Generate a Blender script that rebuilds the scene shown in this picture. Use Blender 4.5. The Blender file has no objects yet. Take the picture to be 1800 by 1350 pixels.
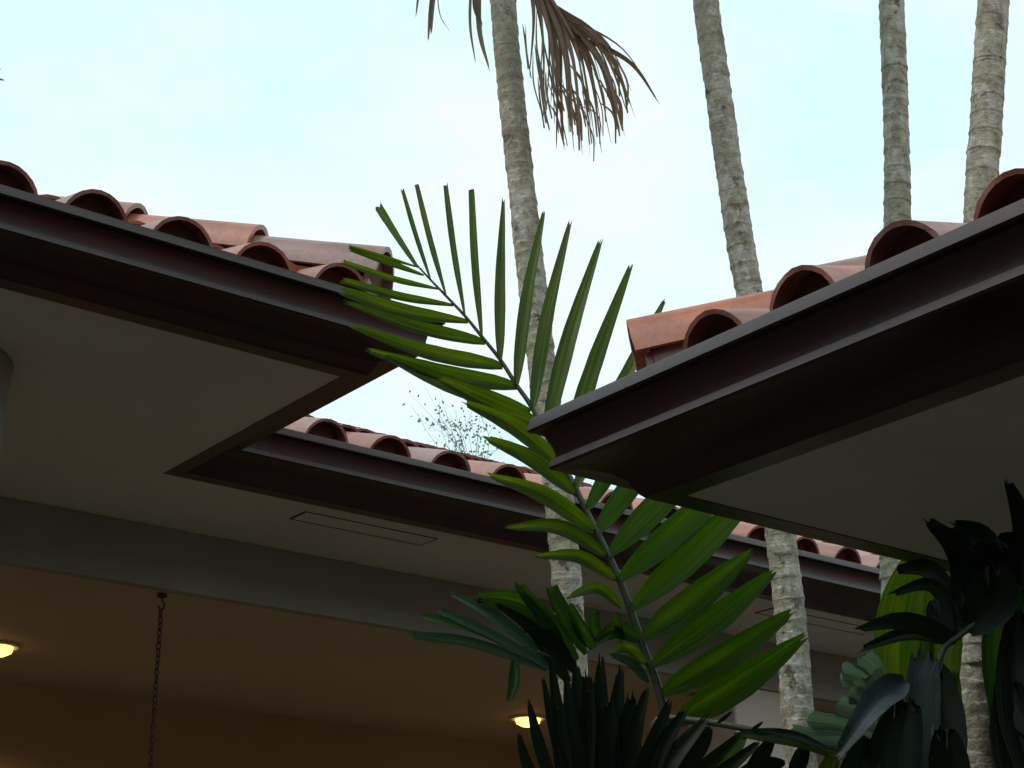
import bpy, bmesh, math, random
from mathutils import Vector, Matrix, noise
random.seed(7)
S = bpy.context.scene
C = S.collection

# ------------------------------------------------------------------ camera
PX_F = 3048.69                                   # focal length in photograph pixels (1800 wide)
AX = Matrix(((0.7896, -0.2190, -0.5731), (-0.6136, -0.2922, -0.7336), (-0.0069, 0.9309, -0.3652)))
CAM = Vector((0, 0, 1.6))
cd = bpy.data.cameras.new('camera'); cam = bpy.data.objects.new('camera', cd); C.objects.link(cam)
q = AX.to_quaternion(); q.normalize()
R3 = q.to_matrix()
cam.location = CAM; cam.rotation_mode = 'QUATERNION'; cam.rotation_quaternion = q
cd.sensor_width = 36; cd.lens = PX_F / 1800 * 36; cd.clip_start = 0.05; cd.clip_end = 2000
S.camera = cam

# ------------------------------------------------------------------ sky, sun, exposure
SUN_EL, SUN_AZ = math.radians(58), math.radians(-72)
w = bpy.data.worlds.new('World'); S.world = w; w.use_nodes = True
nt = w.node_tree; nt.nodes.clear()
N = nt.nodes.new; L = nt.links.new
sky = N('ShaderNodeTexSky'); sky.sky_type = 'NISHITA'; sky.sun_disc = False
sky.sun_elevation = SUN_EL; sky.sun_rotation = SUN_AZ
b1 = N('ShaderNodeBackground'); b1.inputs[1].default_value = 0.12; L(sky.outputs[0], b1.inputs[0])
tc = N('ShaderNodeTexCoord')
mp = N('ShaderNodeMapping'); mp.inputs['Scale'].default_value = (2.2, 2.2, 4.5); L(tc.outputs['Generated'], mp.inputs[0])
no = N('ShaderNodeTexNoise'); no.inputs['Scale'].default_value = 2.2; no.inputs['Detail'].default_value = 6; no.inputs['Roughness'].default_value = 0.55
L(mp.outputs[0], no.inputs[0])
cr = N('ShaderNodeValToRGB'); e = cr.color_ramp.elements
e[0].position = 0.36; e[0].color = (0.64, 0.88, 0.91, 1); e[1].position = 0.62; e[1].color = (0.80, 0.915, 0.92, 1)
L(no.outputs[0], cr.inputs[0])
b2 = N('ShaderNodeBackground'); b2.inputs[1].default_value = 1.2; L(cr.outputs[0], b2.inputs[0])
mx = N('ShaderNodeMixShader'); mx.inputs[0].default_value = 0.96
L(b1.outputs[0], mx.inputs[1]); L(b2.outputs[0], mx.inputs[2])
ow = N('ShaderNodeOutputWorld'); L(mx.outputs[0], ow.inputs[0])
sd = bpy.data.lights.new('sun', 'SUN'); so = bpy.data.objects.new('sun', sd); C.objects.link(so)
sd.energy = 1.3; sd.angle = math.radians(14); sd.color = (1, 0.95, 0.86)
sv = Vector((math.sin(SUN_AZ) * math.cos(SUN_EL), math.cos(SUN_AZ) * math.cos(SUN_EL), math.sin(SUN_EL)))
so.rotation_euler = (-sv).to_track_quat('-Z', 'Y').to_euler()
S.view_settings.view_transform = 'Standard'; S.view_settings.look = 'None'
S.view_settings.exposure = 0; S.view_settings.gamma = 1

# ------------------------------------------------------------------ helpers
def ray(px, py): return R3 @ Vector(((px - 900) / PX_F, -(py - 675) / PX_F, -1))
FW = R3 @ Vector((0, 0, -1)); FH = Vector((FW.x, FW.y, 0)).normalized()
def at(px, py, R):            # point seen at px,py whose horizontal distance ahead is R metres
    r = ray(px, py); return CAM + r * (R / r.dot(FH))
def on_z(px, py, z): r = ray(px, py); return CAM + r * ((z - CAM.z) / r.z)
def on_y(px, py, y): r = ray(px, py); return CAM + r * ((y - CAM.y) / r.y)
def depth(p): return (p - CAM).dot(FW)
def met(wpx, p): return wpx * depth(p) / PX_F

WORLD = {}
def put(o, parent=None, loc=(0, 0, 0)):
    """link o; loc is its world position (parents are never rotated)"""
    loc = Vector(loc); C.objects.link(o)
    if parent is not None:
        o.parent = parent; o.location = loc - WORLD[parent.name]
    else: o.location = loc
    WORLD[o.name] = loc
    return o
def empty(name, loc, label, cat, group=None):
    o = bpy.data.objects.new(name, None); o.empty_display_size = 0.1
    put(o, None, loc); tag(o, label, cat, group); return o
def tag(o, label, cat, group=None):
    o['label'] = label; o['category'] = cat
    if group: o['group'] = group
    return o
def mesh(name, vs, fs, mat, smooth=False, uv=None):
    me = bpy.data.meshes.new(name); me.from_pydata([tuple(v) for v in vs], [], fs); me.update()
    me.materials.append(mat)
    if smooth: me.polygons.foreach_set('use_smooth', [True] * len(me.polygons))
    if uv:
        l = me.uv_layers.new(name='UVMap')
        for i, lp in enumerate(me.loops): l.data[i].uv = uv[lp.vertex_index]
    return me
def obj(name, vs, fs, mat, parent=None, loc=(0, 0, 0), smooth=False, uv=None):
    """vs in world coordinates; stored relative to loc"""
    loc = Vector(loc)
    me = mesh(name, [Vector(v) - loc for v in vs], fs, mat, smooth, uv)
    return put(bpy.data.objects.new(name, me), parent, loc)
def box_vf(x0, x1, y0, y1, z0, z1):
    v = [(x, y, z) for z in (z0, z1) for y in (y0, y1) for x in (x0, x1)]
    f = [(0, 2, 3, 1), (4, 5, 7, 6), (0, 1, 5, 4), (2, 6, 7, 3), (0, 4, 6, 2), (1, 3, 7, 5)]
    return v, f
def box(name, x0, x1, y0, y1, z0, z1, mat, parent=None, bevel=0.0):
    v, f = box_vf(x0, x1, y0, y1, z0, z1)
    c = Vector(((x0 + x1) / 2, (y0 + y1) / 2, z0))
    o = obj(name, v, f, mat, parent, c)
    if bevel:
        m = o.modifiers.new('bevel', 'BEVEL'); m.width = bevel; m.segments = 2
    return o
def tube_vf(pts, rads, n=8, jitter=None):
    vs, fs, uv = [], [], []
    up = Vector((0.3, 0.2, 1)).normalized(); ln = 0
    for i, p in enumerate(pts):
        a = pts[max(i - 1, 0)]; b = pts[min(i + 1, len(pts) - 1)]
        t = (b - a).normalized()
        s = t.cross(up)
        if s.length < 0.2: s = t.cross(Vector((1, 0, 0)))
        s.normalize(); u = s.cross(t)
        if i: ln += (p - pts[i - 1]).length
        for k in range(n):
            an = 2 * math.pi * k / n
            r = rads[i] * (jitter(i, k, an, ln) if jitter else 1)
            vs.append(p + (s * math.cos(an) + u * math.sin(an)) * r); uv.append((k / n, ln))
    m = len(pts)
    for i in range(m - 1):
        for k in range(n):
            k2 = (k + 1) % n
            fs.append((i * n + k, i * n + k2, (i + 1) * n + k2, (i + 1) * n + k))
    fs.append(tuple(range(n - 1, -1, -1))); fs.append(tuple((m - 1) * n + k for k in range(n)))
    return vs, fs, uv
def spline(pts, n):
    """Catmull-Rom through pts, n samples"""
    P = [pts[0] * 2 - pts[1]] + list(pts) + [pts[-1] * 2 - pts[-2]]
    out = []
    for j in range(n):
        x = j / (n - 1) * (len(pts) - 1); i = min(int(x), len(pts) - 2); t = x - i
        a, b, c, d = P[i:i + 4]
        out.append(0.5 * ((2 * b) + (c - a) * t + (2 * a - 5 * b + 4 * c - d) * t * t + (3 * b - a - 3 * c + d) * t ** 3))
    return out

# ------------------------------------------------------------------ materials
def mat(name):
    m = bpy.data.materials.new(name); m.use_nodes = True; t = m.node_tree
    return m, t, t.nodes['Principled BSDF'], t.nodes.new, t.links.new
def ramp(n, stops):
    r = n('ShaderNodeValToRGB'); el = r.color_ramp.elements
    el[0].position, el[0].color = stops[0][0], (*stops[0][1], 1)
    el[1].position, el[1].color = stops[-1][0], (*stops[-1][1], 1)
    for p, c in stops[1:-1]:
        k = el.new(p); k.color = (*c, 1)
    return r
def noise_n(n, l, scale, detail=4, rough=0.55, vec=None, stretch=None, src='Object'):
    x = n('ShaderNodeTexNoise'); x.inputs['Scale'].default_value = scale; x.inputs['Detail'].default_value = detail
    x.inputs['Roughness'].default_value = rough
    t = n('ShaderNodeTexCoord')
    v = vec or t.outputs[src]
    if stretch:
        mm = n('ShaderNodeMapping'); mm.inputs['Scale'].default_value = stretch; l(v, mm.inputs[0]); v = mm.outputs[0]
    l(v, x.inputs[0]); return x
def mixc(n, l, fac, a, b, mode='MIX'):
    m = n('ShaderNodeMix'); m.data_type = 'RGBA'; m.blend_type = mode
    for s, v in ((m.inputs[0], fac), (m.inputs[6], a), (m.inputs[7], b)):
        if hasattr(v, 'links'): l(v, s)
        elif isinstance(v, (int, float)): s.default_value = v
        else: s.default_value = (*v, 1)
    return m.outputs[2]
def plain(name, c1, c2, scale, rough, bump=0.0, spec=0.5, detail=5):
    m, t, p, n, l = mat(name)
    x = noise_n(n, l, scale, detail); r = ramp(n, [(0.3, c1), (0.7, c2)]); l(x.outputs[0], r.inputs[0]); l(r.outputs[0], p.inputs['Base Color'])
    p.inputs['Roughness'].default_value = rough; p.inputs['Specular IOR Level'].default_value = spec
    if bump:
        b = n('ShaderNodeBump'); b.inputs['Strength'].default_value = bump; b.inputs['Distance'].default_value = 0.01
        y = noise_n(n, l, scale * 9, 4); l(y.outputs[0], b.inputs['Height']); l(b.outputs[0], p.inputs['Normal'])
    return m

def terracotta():
    m, t, p, n, l = mat('terracotta')
    oi = n('ShaderNodeObjectInfo')
    r = ramp(n, [(0, (0.46, 0.12, 0.06)), (0.3, (0.31, 0.095, 0.06)), (0.5, (0.33, 0.185, 0.18)), (0.75, (0.50, 0.15, 0.08)), (1, (0.24, 0.085, 0.065))])
    l(oi.outputs['Random'], r.inputs[0])
    x = noise_n(n, l, 7, 6, 0.62, src='Object')
    ad = n('ShaderNodeVectorMath'); tcn = n('ShaderNodeTexCoord')
    l(tcn.outputs['Object'], ad.inputs[0])
    cv = n('ShaderNodeCombineXYZ'); ml = n('ShaderNodeMath'); ml.operation = 'MULTIPLY'; ml.inputs[1].default_value = 37
    l(oi.outputs['Random'], ml.inputs[0]); l(ml.outputs[0], cv.inputs[0]); l(ml.outputs[0], cv.inputs[1]); l(cv.outputs[0], ad.inputs[1])
    l(ad.outputs[0], x.inputs[0])
    d = ramp(n, [(0.32, (0.55, 0.5, 0.5)), (0.55, (1, 1, 1)), (0.75, (1.1, 1.12, 1.16))]); l(x.outputs[0], d.inputs[0])
    base = mixc(n, l, 0.8, r.outputs[0], d.outputs[0], 'MULTIPLY')
    y = noise_n(n, l, 60, 5, 0.7, vec=ad.outputs[0]); d2 = ramp(n, [(0.50, (0, 0, 0)), (0.68, (1, 1, 1))]); l(y.outputs[0], d2.inputs[0])
    k = n('ShaderNodeMath'); k.operation = 'MULTIPLY'; k.inputs[1].default_value = 0.5; l(d2.outputs[0], k.inputs[0])
    base = mixc(n, l, k.outputs[0], base, (0.13, 0.085, 0.06))
    l(base, p.inputs['Base Color']); p.inputs['Roughness'].default_value = 0.42; p.inputs['Specular IOR Level'].default_value = 0.8
    b = n('ShaderNodeBump'); b.inputs['Strength'].default_value = 0.3; b.inputs['Distance'].default_value = 0.004
    l(y.outputs[0], b.inputs['Height']); l(b.outputs[0], p.inputs['Normal'])
    return m
M_TILE = terracotta()
M_MORT = plain('mortar', (0.10, 0.045, 0.03), (0.19, 0.08, 0.05), 12, 0.85, 0.6)
M_CORN = plain('brown_paint', (0.024, 0.0075, 0.0075), (0.036, 0.0115, 0.011), 3, 0.34, 0.08, 0.50)
M_SOFF = plain('soffit_paint', (0.60, 0.58, 0.55), (0.74, 0.715, 0.675), 1.1, 0.85, 0.55)
M_BEAM = plain('beam_paint', (0.27, 0.26, 0.23), (0.33, 0.315, 0.28), 1.8, 0.75, 0.12)
M_CEIL = plain('ceiling_paint', (0.46, 0.38, 0.28), (0.52, 0.43, 0.32), 1.4, 0.75, 0.1)
M_WALL = plain('wall_plaster', (0.68, 0.59, 0.52), (0.74, 0.65, 0.57), 2.2, 0.8, 0.2)
M_WALLW = plain('warm_wall', (0.46, 0.32, 0.17), (0.53, 0.37, 0.21), 2.2, 0.8, 0.15)
M_WOOD = plain('brown_wood', (0.16, 0.075, 0.035), (0.24, 0.115, 0.055), 5, 0.55, 0.1)
M_DARK = plain('dark_joint', (0.02, 0.018, 0.016), (0.03, 0.026, 0.022), 8, 0.8)
M_RUST = plain('rusty_iron', (0.05, 0.028, 0.018), (0.12, 0.055, 0.03), 60, 0.7, 0.3)
M_STONE = plain('path_stone', (0.085, 0.08, 0.075), (0.13, 0.122, 0.115), 4, 0.8, 0.4)
M_SOIL = plain('garden_soil', (0.022, 0.024, 0.016), (0.045, 0.047, 0.032), 3, 0.9, 0.6)
M_FLOOR = plain('floor_tile', (0.22, 0.17, 0.115), (0.28, 0.21, 0.145), 3, 0.5, 0.1)

def emission(name, col, st):
    m, t, p, n, l = mat(name)
    p.inputs['Base Color'].default_value = (0.8, 0.7, 0.5, 1)
    p.inputs['Emission Color'].default_value = (*col, 1); p.inputs['Emission Strength'].default_value = st
    return m
M_LAMP = emission('lamp_lens', (1.0, 0.52, 0.13), 3.2)

def leaf_mat(name, dark, light, trans_d, trans_l, tw=0.5, rough=0.38, dusty=None, spec=0.4, tipc=False):
    """leaf blade: u across the blade (0..1), v along it"""
    m, t, p, n, l = mat(name)
    tcn = n('ShaderNodeTexCoord'); sp = n('ShaderNodeSeparateXYZ'); l(tcn.outputs['UV'], sp.inputs[0])
    a = n('ShaderNodeMath'); a.operation = 'SUBTRACT'; a.inputs[1].default_value = 0.5; l(sp.outputs[0], a.inputs[0])
    ab = n('ShaderNodeMath'); ab.operation = 'ABSOLUTE'; l(a.outputs[0], ab.inputs[0])
    oi = n('ShaderNodeObjectInfo')
    ve = n('ShaderNodeCombineXYZ'); l(sp.outputs[0], ve.inputs[0]); l(sp.outputs[1], ve.inputs[1]); l(oi.outputs['Random'], ve.inputs[2])
    mm = n('ShaderNodeMapping'); mm.inputs['Scale'].default_value = (15, 0.7, 40); l(ve.outputs[0], mm.inputs[0])
    st = n('ShaderNodeTexNoise'); st.inputs['Scale'].default_value = 1; st.inputs['Detail'].default_value = 3; l(mm.outputs[0], st.inputs[0])
    m2 = n('ShaderNodeMapping'); m2.inputs['Scale'].default_value = (2.2, 2.4, 30); l(ve.outputs[0], m2.inputs[0])
    bl = n('ShaderNodeTexNoise'); bl.inputs['Scale'].default_value = 1; bl.inputs['Detail'].default_value = 4; l(m2.outputs[0], bl.inputs[0])
    # pale streak beside the midrib, patchy
    rp = ramp(n, [(0.0, (0.25, 0.25, 0.25)), (0.02, (0.3, 0.3, 0.3)), (0.07, (1, 1, 1)), (0.26, (0.45, 0.45, 0.45)), (0.5, (0, 0, 0))]); l(ab.outputs[0], rp.inputs[0])
    f = n('ShaderNodeMath'); f.operation = 'MULTIPLY'; l(rp.outputs[0], f.inputs[0])
    br = ramp(n, [(0.38, (0.1, 0.1, 0.1)), (0.68, (1, 1, 1))]); l(bl.outputs[0], br.inputs[0]); l(br.outputs[0], f.inputs[1])
    g = n('ShaderNodeMath'); g.operation = 'MULTIPLY_ADD'; sr = ramp(n, [(0.3, (0, 0, 0)), (0.7, (1, 1, 1))]); l(st.outputs[0], sr.inputs[0])
    l(sr.outputs[0], g.inputs[0]); g.inputs[1].default_value = 0.5; l(f.outputs[0], g.inputs[2])
    cb = mixc(n, l, g.outputs[0], dark, light); ct = mixc(n, l, g.outputs[0], trans_d, trans_l)
    m3 = n('ShaderNodeMapping'); m3.inputs['Scale'].default_value = (46, 0.5, 60); l(ve.outputs[0], m3.inputs[0])
    fv = n('ShaderNodeTexNoise'); fv.inputs['Scale'].default_value = 1; fv.inputs['Detail'].default_value = 2; l(m3.outputs[0], fv.inputs[0])
    fr_ = ramp(n, [(0.36, (0.45, 0.45, 0.45)), (0.55, (1.05, 1.05, 1.05))]); l(fv.outputs[0], fr_.inputs[0])
    cb = mixc(n, l, 0.75, cb, fr_.outputs[0], 'MULTIPLY'); ct = mixc(n, l, 0.75, ct, fr_.outputs[0], 'MULTIPLY')
    if tipc:   # dried tip and a few brown specks
        tm = n('ShaderNodeMath'); tm.operation = 'MULTIPLY_ADD'; l(bl.outputs[0], tm.inputs[0]); tm.inputs[1].default_value = 0.16; l(sp.outputs[1], tm.inputs[2])
        tr_ = ramp(n, [(0.985, (0, 0, 0)), (1.0, (0.85, 0.85, 0.85))])
        ts = n('ShaderNodeMath'); ts.operation = 'MULTIPLY'; ts.inputs[1].default_value = 0.93; l(tm.outputs[0], ts.inputs[0]); l(ts.outputs[0], tr_.inputs[0])
        sn = n('ShaderNodeTexNoise'); sn.inputs['Scale'].default_value = 70; sn.inputs['Detail'].default_value = 3; l(tcn.outputs['Object'], sn.inputs[0])
        sr_ = ramp(n, [(0.70, (0, 0, 0)), (0.76, (0.6, 0.6, 0.6))]); l(sn.outputs[0], sr_.inputs[0])
        mxx = n('ShaderNodeMath'); mxx.operation = 'MAXIMUM'; l(tr_.outputs[0], mxx.inputs[0]); l(sr_.outputs[0], mxx.inputs[1])
        cb = mixc(n, l, mxx.outputs[0], cb, (0.10, 0.065, 0.03)); ct = mixc(n, l, mxx.outputs[0], ct, (0.06, 0.035, 0.01))
    if dusty:
        db = n('ShaderNodeTexNoise'); db.inputs['Scale'].default_value = 9; db.inputs['Detail'].default_value = 8; l(tcn.outputs['Object'], db.inputs[0])
        dr = ramp(n, [(0.5, (0, 0, 0)), (0.62, (0.8, 0.8, 0.8))]); l(db.outputs[0], dr.inputs[0]); cb = mixc(n, l, dr.outputs[0], cb, dusty)
    l(cb, p.inputs['Base Color']); p.inputs['Roughness'].default_value = rough; p.inputs['Specular IOR Level'].default_value = spec
    tr = n('ShaderNodeBsdfTranslucent'); l(ct, tr.inputs[0])
    ms = n('ShaderNodeMixShader'); ms.inputs[0].default_value = tw
    b = n('ShaderNodeBump'); b.inputs['Strength'].default_value = 0.35; b.inputs['Distance'].default_value = 0.003
    l(st.outputs[0], b.inputs['Height']); l(b.outputs[0], p.inputs['Normal'])
    l(p.outputs[0], ms.inputs[1]); l(tr.outputs[0], ms.inputs[2]); l(ms.outputs[0], t.nodes['Material Output'].inputs[0])
    return m
M_LEAF = leaf_mat('palm_leaf', (0.014, 0.048, 0.009), (0.045, 0.10, 0.014), (0.034, 0.125, 0.004), (0.25, 0.33, 0.008), 0.62, tipc=True)
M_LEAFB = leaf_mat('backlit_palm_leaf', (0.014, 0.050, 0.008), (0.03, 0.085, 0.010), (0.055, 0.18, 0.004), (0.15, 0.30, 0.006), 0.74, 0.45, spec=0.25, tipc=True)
M_LEAFD = leaf_mat('shade_dark_palm_leaf', (0.005, 0.013, 0.006), (0.009, 0.022, 0.010), (0.004, 0.02, 0.004), (0.012, 0.04, 0.006), 0.3, 0.45, spec=0.3)  # near-black copy of the palm leaf; shade is put into its colour
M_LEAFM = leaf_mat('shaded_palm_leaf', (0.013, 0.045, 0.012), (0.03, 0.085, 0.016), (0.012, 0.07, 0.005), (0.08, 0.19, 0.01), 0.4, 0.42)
M_LEAFG = leaf_mat('lit_top_leaf', (0.05, 0.11, 0.07), (0.09, 0.16, 0.10), (0.02, 0.07, 0.02), (0.05, 0.12, 0.03), 0.25, 0.4)  # brighter silver-green copy; light on upper surfaces is put into the colour
M_LEAFS = leaf_mat('silvery_leaf', (0.022, 0.040, 0.036), (0.04, 0.062, 0.055), (0.01, 0.03, 0.012), (0.02, 0.05, 0.02), 0.2, 0.5, (0.075, 0.10, 0.115), spec=0.25)
M_LEAFP = leaf_mat('pale_leaf', (0.30, 0.45, 0.33), (0.40, 0.54, 0.42), (0.14, 0.30, 0.15), (0.22, 0.38, 0.2), 0.3, 0.5)
M_DEAD = leaf_mat('dry_leaf', (0.27, 0.19, 0.135), (0.40, 0.29, 0.21), (0.20, 0.125, 0.075), (0.30, 0.20, 0.12), 0.35, 0.8)
M_STEM = plain('palm_stem', (0.035, 0.06, 0.03), (0.07, 0.09, 0.05), 20, 0.5, 0.2)
M_DSTEM = plain('dry_stem', (0.13, 0.085, 0.055), (0.2, 0.14, 0.09), 20, 0.8, 0.2)
M_FAR = leaf_mat('haze_pale_leaf', (0.16, 0.22, 0.17), (0.22, 0.29, 0.22), (0.28, 0.40, 0.22), (0.34, 0.46, 0.26), 0.4, 0.6)  # leaf colour paled to stand in for glare and distance haze
M_TWIG = plain('twig_bark', (0.22, 0.20, 0.17), (0.32, 0.29, 0.25), 10, 0.9, 0.4)

def bark():
    m, t, p, n, l = mat('palm_bark')
    tcn = n('ShaderNodeTexCoord'); sp = n('ShaderNodeSeparateXYZ'); l(tcn.outputs['UV'], sp.inputs[0])
    base = noise_n(n, l, 9, 6, 0.65); r = ramp(n, [(0.3, (0.22, 0.185, 0.14)), (0.45, (0.40, 0.35, 0.275)), (0.55, (0.37, 0.35, 0.265)), (0.7, (0.52, 0.455, 0.365))]); l(base.outputs[0], r.inputs[0])
    # leaf scar rings
    wob = noise_n(n, l, 14, 3); mu = n('ShaderNodeMath'); mu.operation = 'MULTIPLY_ADD'; mu.inputs[1].default_value = 0.05
    l(wob.outputs[0], mu.inputs[0]); l(sp.outputs[1], mu.inputs[2])
    dv = n('ShaderNodeMath'); dv.operation = 'DIVIDE'; dv.inputs[1].default_value = 0.037; l(mu.outputs[0], dv.inputs[0])
    fr = n('ShaderNodeMath'); fr.operation = 'FRACT'; l(dv.outputs[0], fr.inputs[0])
    rr = ramp(n, [(0.0, (0.5, 0.48, 0.45)), (0.10, (0.62, 0.6, 0.56)), (0.22, (1, 1, 1)), (1, (1, 1, 1))]); l(fr.outputs[0], rr.inputs[0])
    pn = noise_n(n, l, 5, 3); pr = ramp(n, [(0.35, (0.15, 0.15, 0.15)), (0.6, (1, 1, 1))]); l(pn.outputs[0], pr.inputs[0])
    col = mixc(n, l, pr.outputs[0], r.outputs[0], mixc(n, l, 1.0, r.outputs[0], rr.outputs[0], 'MULTIPLY'))
    # lichen: pale and whitish blotches, green film, dark moss
    g = noise_n(n, l, 6, 5, 0.6, stretch=(1, 1, 0.55)); gr = ramp(n, [(0.5, (0, 0, 0)), (0.62, (0.7, 0.7, 0.7))]); l(g.outputs[0], gr.inputs[0])
    col = mixc(n, l, gr.outputs[0], col, (0.30, 0.285, 0.20))
    oi = n('ShaderNodeObjectInfo')
    ln_ = noise_n(n, l, 17, 7, 0.68, stretch=(1, 1, 0.75))
    big = noise_n(n, l, 3.1, 3, 0.5); th = n('ShaderNodeMath'); th.operation = 'MULTIPLY_ADD'; th.inputs[1].default_value = 0.5
    l(big.outputs[0], th.inputs[0]); l(ln_.outputs[0], th.inputs[2])
    wr = ramp(n, [(0.755, (0, 0, 0)), (0.83, (0.75, 0.75, 0.75))]); l(th.outputs[0], wr.inputs[0])
    col = mixc(n, l, wr.outputs[0], col, (0.55, 0.52, 0.46))
    dk = noise_n(n, l, 13, 5, 0.65); dr = ramp(n, [(0.61, (0, 0, 0)), (0.68, (0.8, 0.8, 0.8))]); l(dk.outputs[0], dr.inputs[0])
    col = mixc(n, l, dr.outputs[0], col, (0.035, 0.035, 0.025))
    mo = noise_n(n, l, 38, 6, 0.7, stretch=(1, 1, .8)); mr = ramp(n, [(0.3, (0.5, 0.48, 0.45)), (0.5, (1, 1, 1)), (0.68, (1.35, 1.35, 1.35))]); l(mo.outputs[0], mr.inputs[0])
    col = mixc(n, l, 0.8, col, mr.outputs[0], 'MULTIPLY')
    l(col, p.inputs['Base Color']); p.inputs['Roughness'].default_value = 0.9; p.inputs['Specular IOR Level'].default_value = 0.2
    b = n('ShaderNodeBump'); b.inputs['Strength'].default_value = 1.0; b.inputs['Distance'].default_value = 0.009
    ad = n('ShaderNodeMath'); ad.operation = 'ADD'; fine = noise_n(n, l, 45, 5, 0.7); l(fine.outputs[0], ad.inputs[0]); l(rr.outputs[0], ad.inputs[1])
    l(ad.outputs[0], b.inputs['Height']); l(b.outputs[0], p.inputs['Normal'])
    return m
M_BARK = bark()

# ------------------------------------------------------------------ ground
def struct(o): o['kind'] = 'structure'; return o
g = 400
struct(obj('ground', [(-g, -g, 0), (g, -g, 0), (g, g, 0), (-g, g, 0)], [(0, 1, 2, 3)], M_SOIL))
struct(obj('path', [(-1.4, -10, 0.004), (1.6, -10, 0.004), (1.6, 5.2, 0.004), (-1.4, 5.2, 0.004)], [(0, 1, 2, 3)], M_STONE))

# ------------------------------------------------------------------ houses
PITCH_M = 0.36                                  # roof rise per metre
PROFILE = [  # (outset, height) in units of the cornice, from the roof down to the soffit
    (0.060, 0.0935), (0.1125, 0.0935), (0.1135, 0.0915), (0.1165, 0.0790), (0.1140, 0.0770), (0.1060, 0.0765),
    (0.1010, 0.0700), (0.0970, 0.0610), (0.0950, 0.0520), (0.0945, 0.0475), (0.0980, 0.0460), (0.1005, 0.0370),
    (0.0980, 0.0345), (0.0860, 0.0340), (0.0700, 0.0325), (0.0540, 0.0270), (0.0420, 0.0190), (0.0365, 0.0085),
    (0.0335, 0.0030), (0.0290, -0.0012), (0.0, -0.0012), (0.0, 0.05)]
def cornice(path, normals, z, sc, parent):
    """one object per straight run, mitred at the corners"""
    for i in range(len(path) - 1):
        n1 = Vector(normals[i])
        ends = []
        for j, k in ((i, i - 1), (i + 1, i + 1)):
            if 0 <= k < len(normals): n2 = Vector(normals[k]); ends.append((n1 + n2) / (1 + n1.dot(n2)))
            else: ends.append(n1)
        vs = []
        for (pt, d) in ((path[i], ends[0]), (path[i + 1], ends[1])):
            for o_, h in PROFILE: vs.append(Vector((pt[0] + d.x * o_ * sc, pt[1] + d.y * o_ * sc, z + h * sc)))
        m = len(PROFILE); fs = []
        for a in range(m):
            b = (a + 1) % m; fs.append((a, b, m + b, m + a))
        fs += [tuple(range(m - 1, -1, -1)), tuple(range(m, 2 * m))]
        me_o = obj('cornice', vs, fs, M_CORN, parent, (path[i][0], path[i][1], z))
        bm = bmesh.new(); bm.from_mesh(me_o.data); bmesh.ops.recalc_face_normals(bm, faces=bm.faces)
        for f_ in bm.faces: f_.smooth = len(f_.verts) == 4
        for e_ in bm.edges: e_.smooth = e_.is_manifold and e_.calc_face_angle() < 0.30
        bm.to_mesh(me_o.data); bm.free()

def barrel_mesh(name, r0, r1, length, th, mtl, invert=False, arc=math.pi, seg=12, lift=0.0, closed=False, wob=0.0, seed=0):
    """half barrel, axis +Y from 0 to length, crown up"""
    rnd = random.Random(seed); vs, fs = [], []
    ny = 4
    for j in range(ny + 1):
        y = length * j / ny; r = r0 + (r1 - r0) * j / ny
        for ri in (r, r - th):
            for k in range(seg + 1):
                a = (math.pi - arc) / 2 + arc * k / seg
                x = math.cos(a) * ri; zz = math.sin(a) * ri
                wv = 1 + wob * math.sin(3 * a + seed) + (rnd.random() - .5) * wob * .5
                yy = y + (rnd.random() - .5) * (0.004 if j in (0, ny) else 0)
                vs.append(Vector((x * wv, yy, (zz * wv if not invert else -zz * wv) + lift)))
    s = seg + 1; row = 2 * s
    for j in range(ny):
        for k in range(seg):
            a = j * row + k; fs.append((a, a + 1, a + row + 1, a + row))
            b = a + s; fs.append((b, b + row, b + row + 1, b + 1))
        for k in (0, seg):
            a = j * row + k; fs.append((a, a + row, a + row + s, a + s))
    for j in (0, ny):
        for k in range(seg):
            a = j * row + k; fs.append((a, a + s, a + s + 1, a + 1))
    if closed:
        fs.append(tuple(s + k for k in range(seg + 1)))
    me = mesh(name, vs, fs, mtl)
    bm = bmesh.new(); bm.from_mesh(me); bmesh.ops.recalc_face_normals(bm, faces=bm.faces)
    for f_ in bm.faces: f_.smooth = True
    for e_ in bm.edges:
        if e_.is_manifold and e_.calc_face_angle() > 0.7: e_.smooth = False
    bm.to_mesh(me); bm.free()
    return me
TLEN, TEXP, TR = 0.44, 0.35, 0.103
COVERS = [barrel_mesh('cover_tile', TR, TR * 0.84, TLEN, 0.011, M_TILE, wob=0.012, seed=i) for i in range(5)]
PANS = [barrel_mesh('pan_tile', TR * 0.80, TR * 0.92, TLEN, 0.014, M_TILE, invert=True, arc=2.6, wob=0.012, seed=20 + i) for i in range(3)]
HIPS = [barrel_mesh('hip_tile', 0.128, 0.108, 0.50, 0.016, M_TILE, wob=0.015, seed=40 + i) for i in range(3)]

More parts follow.
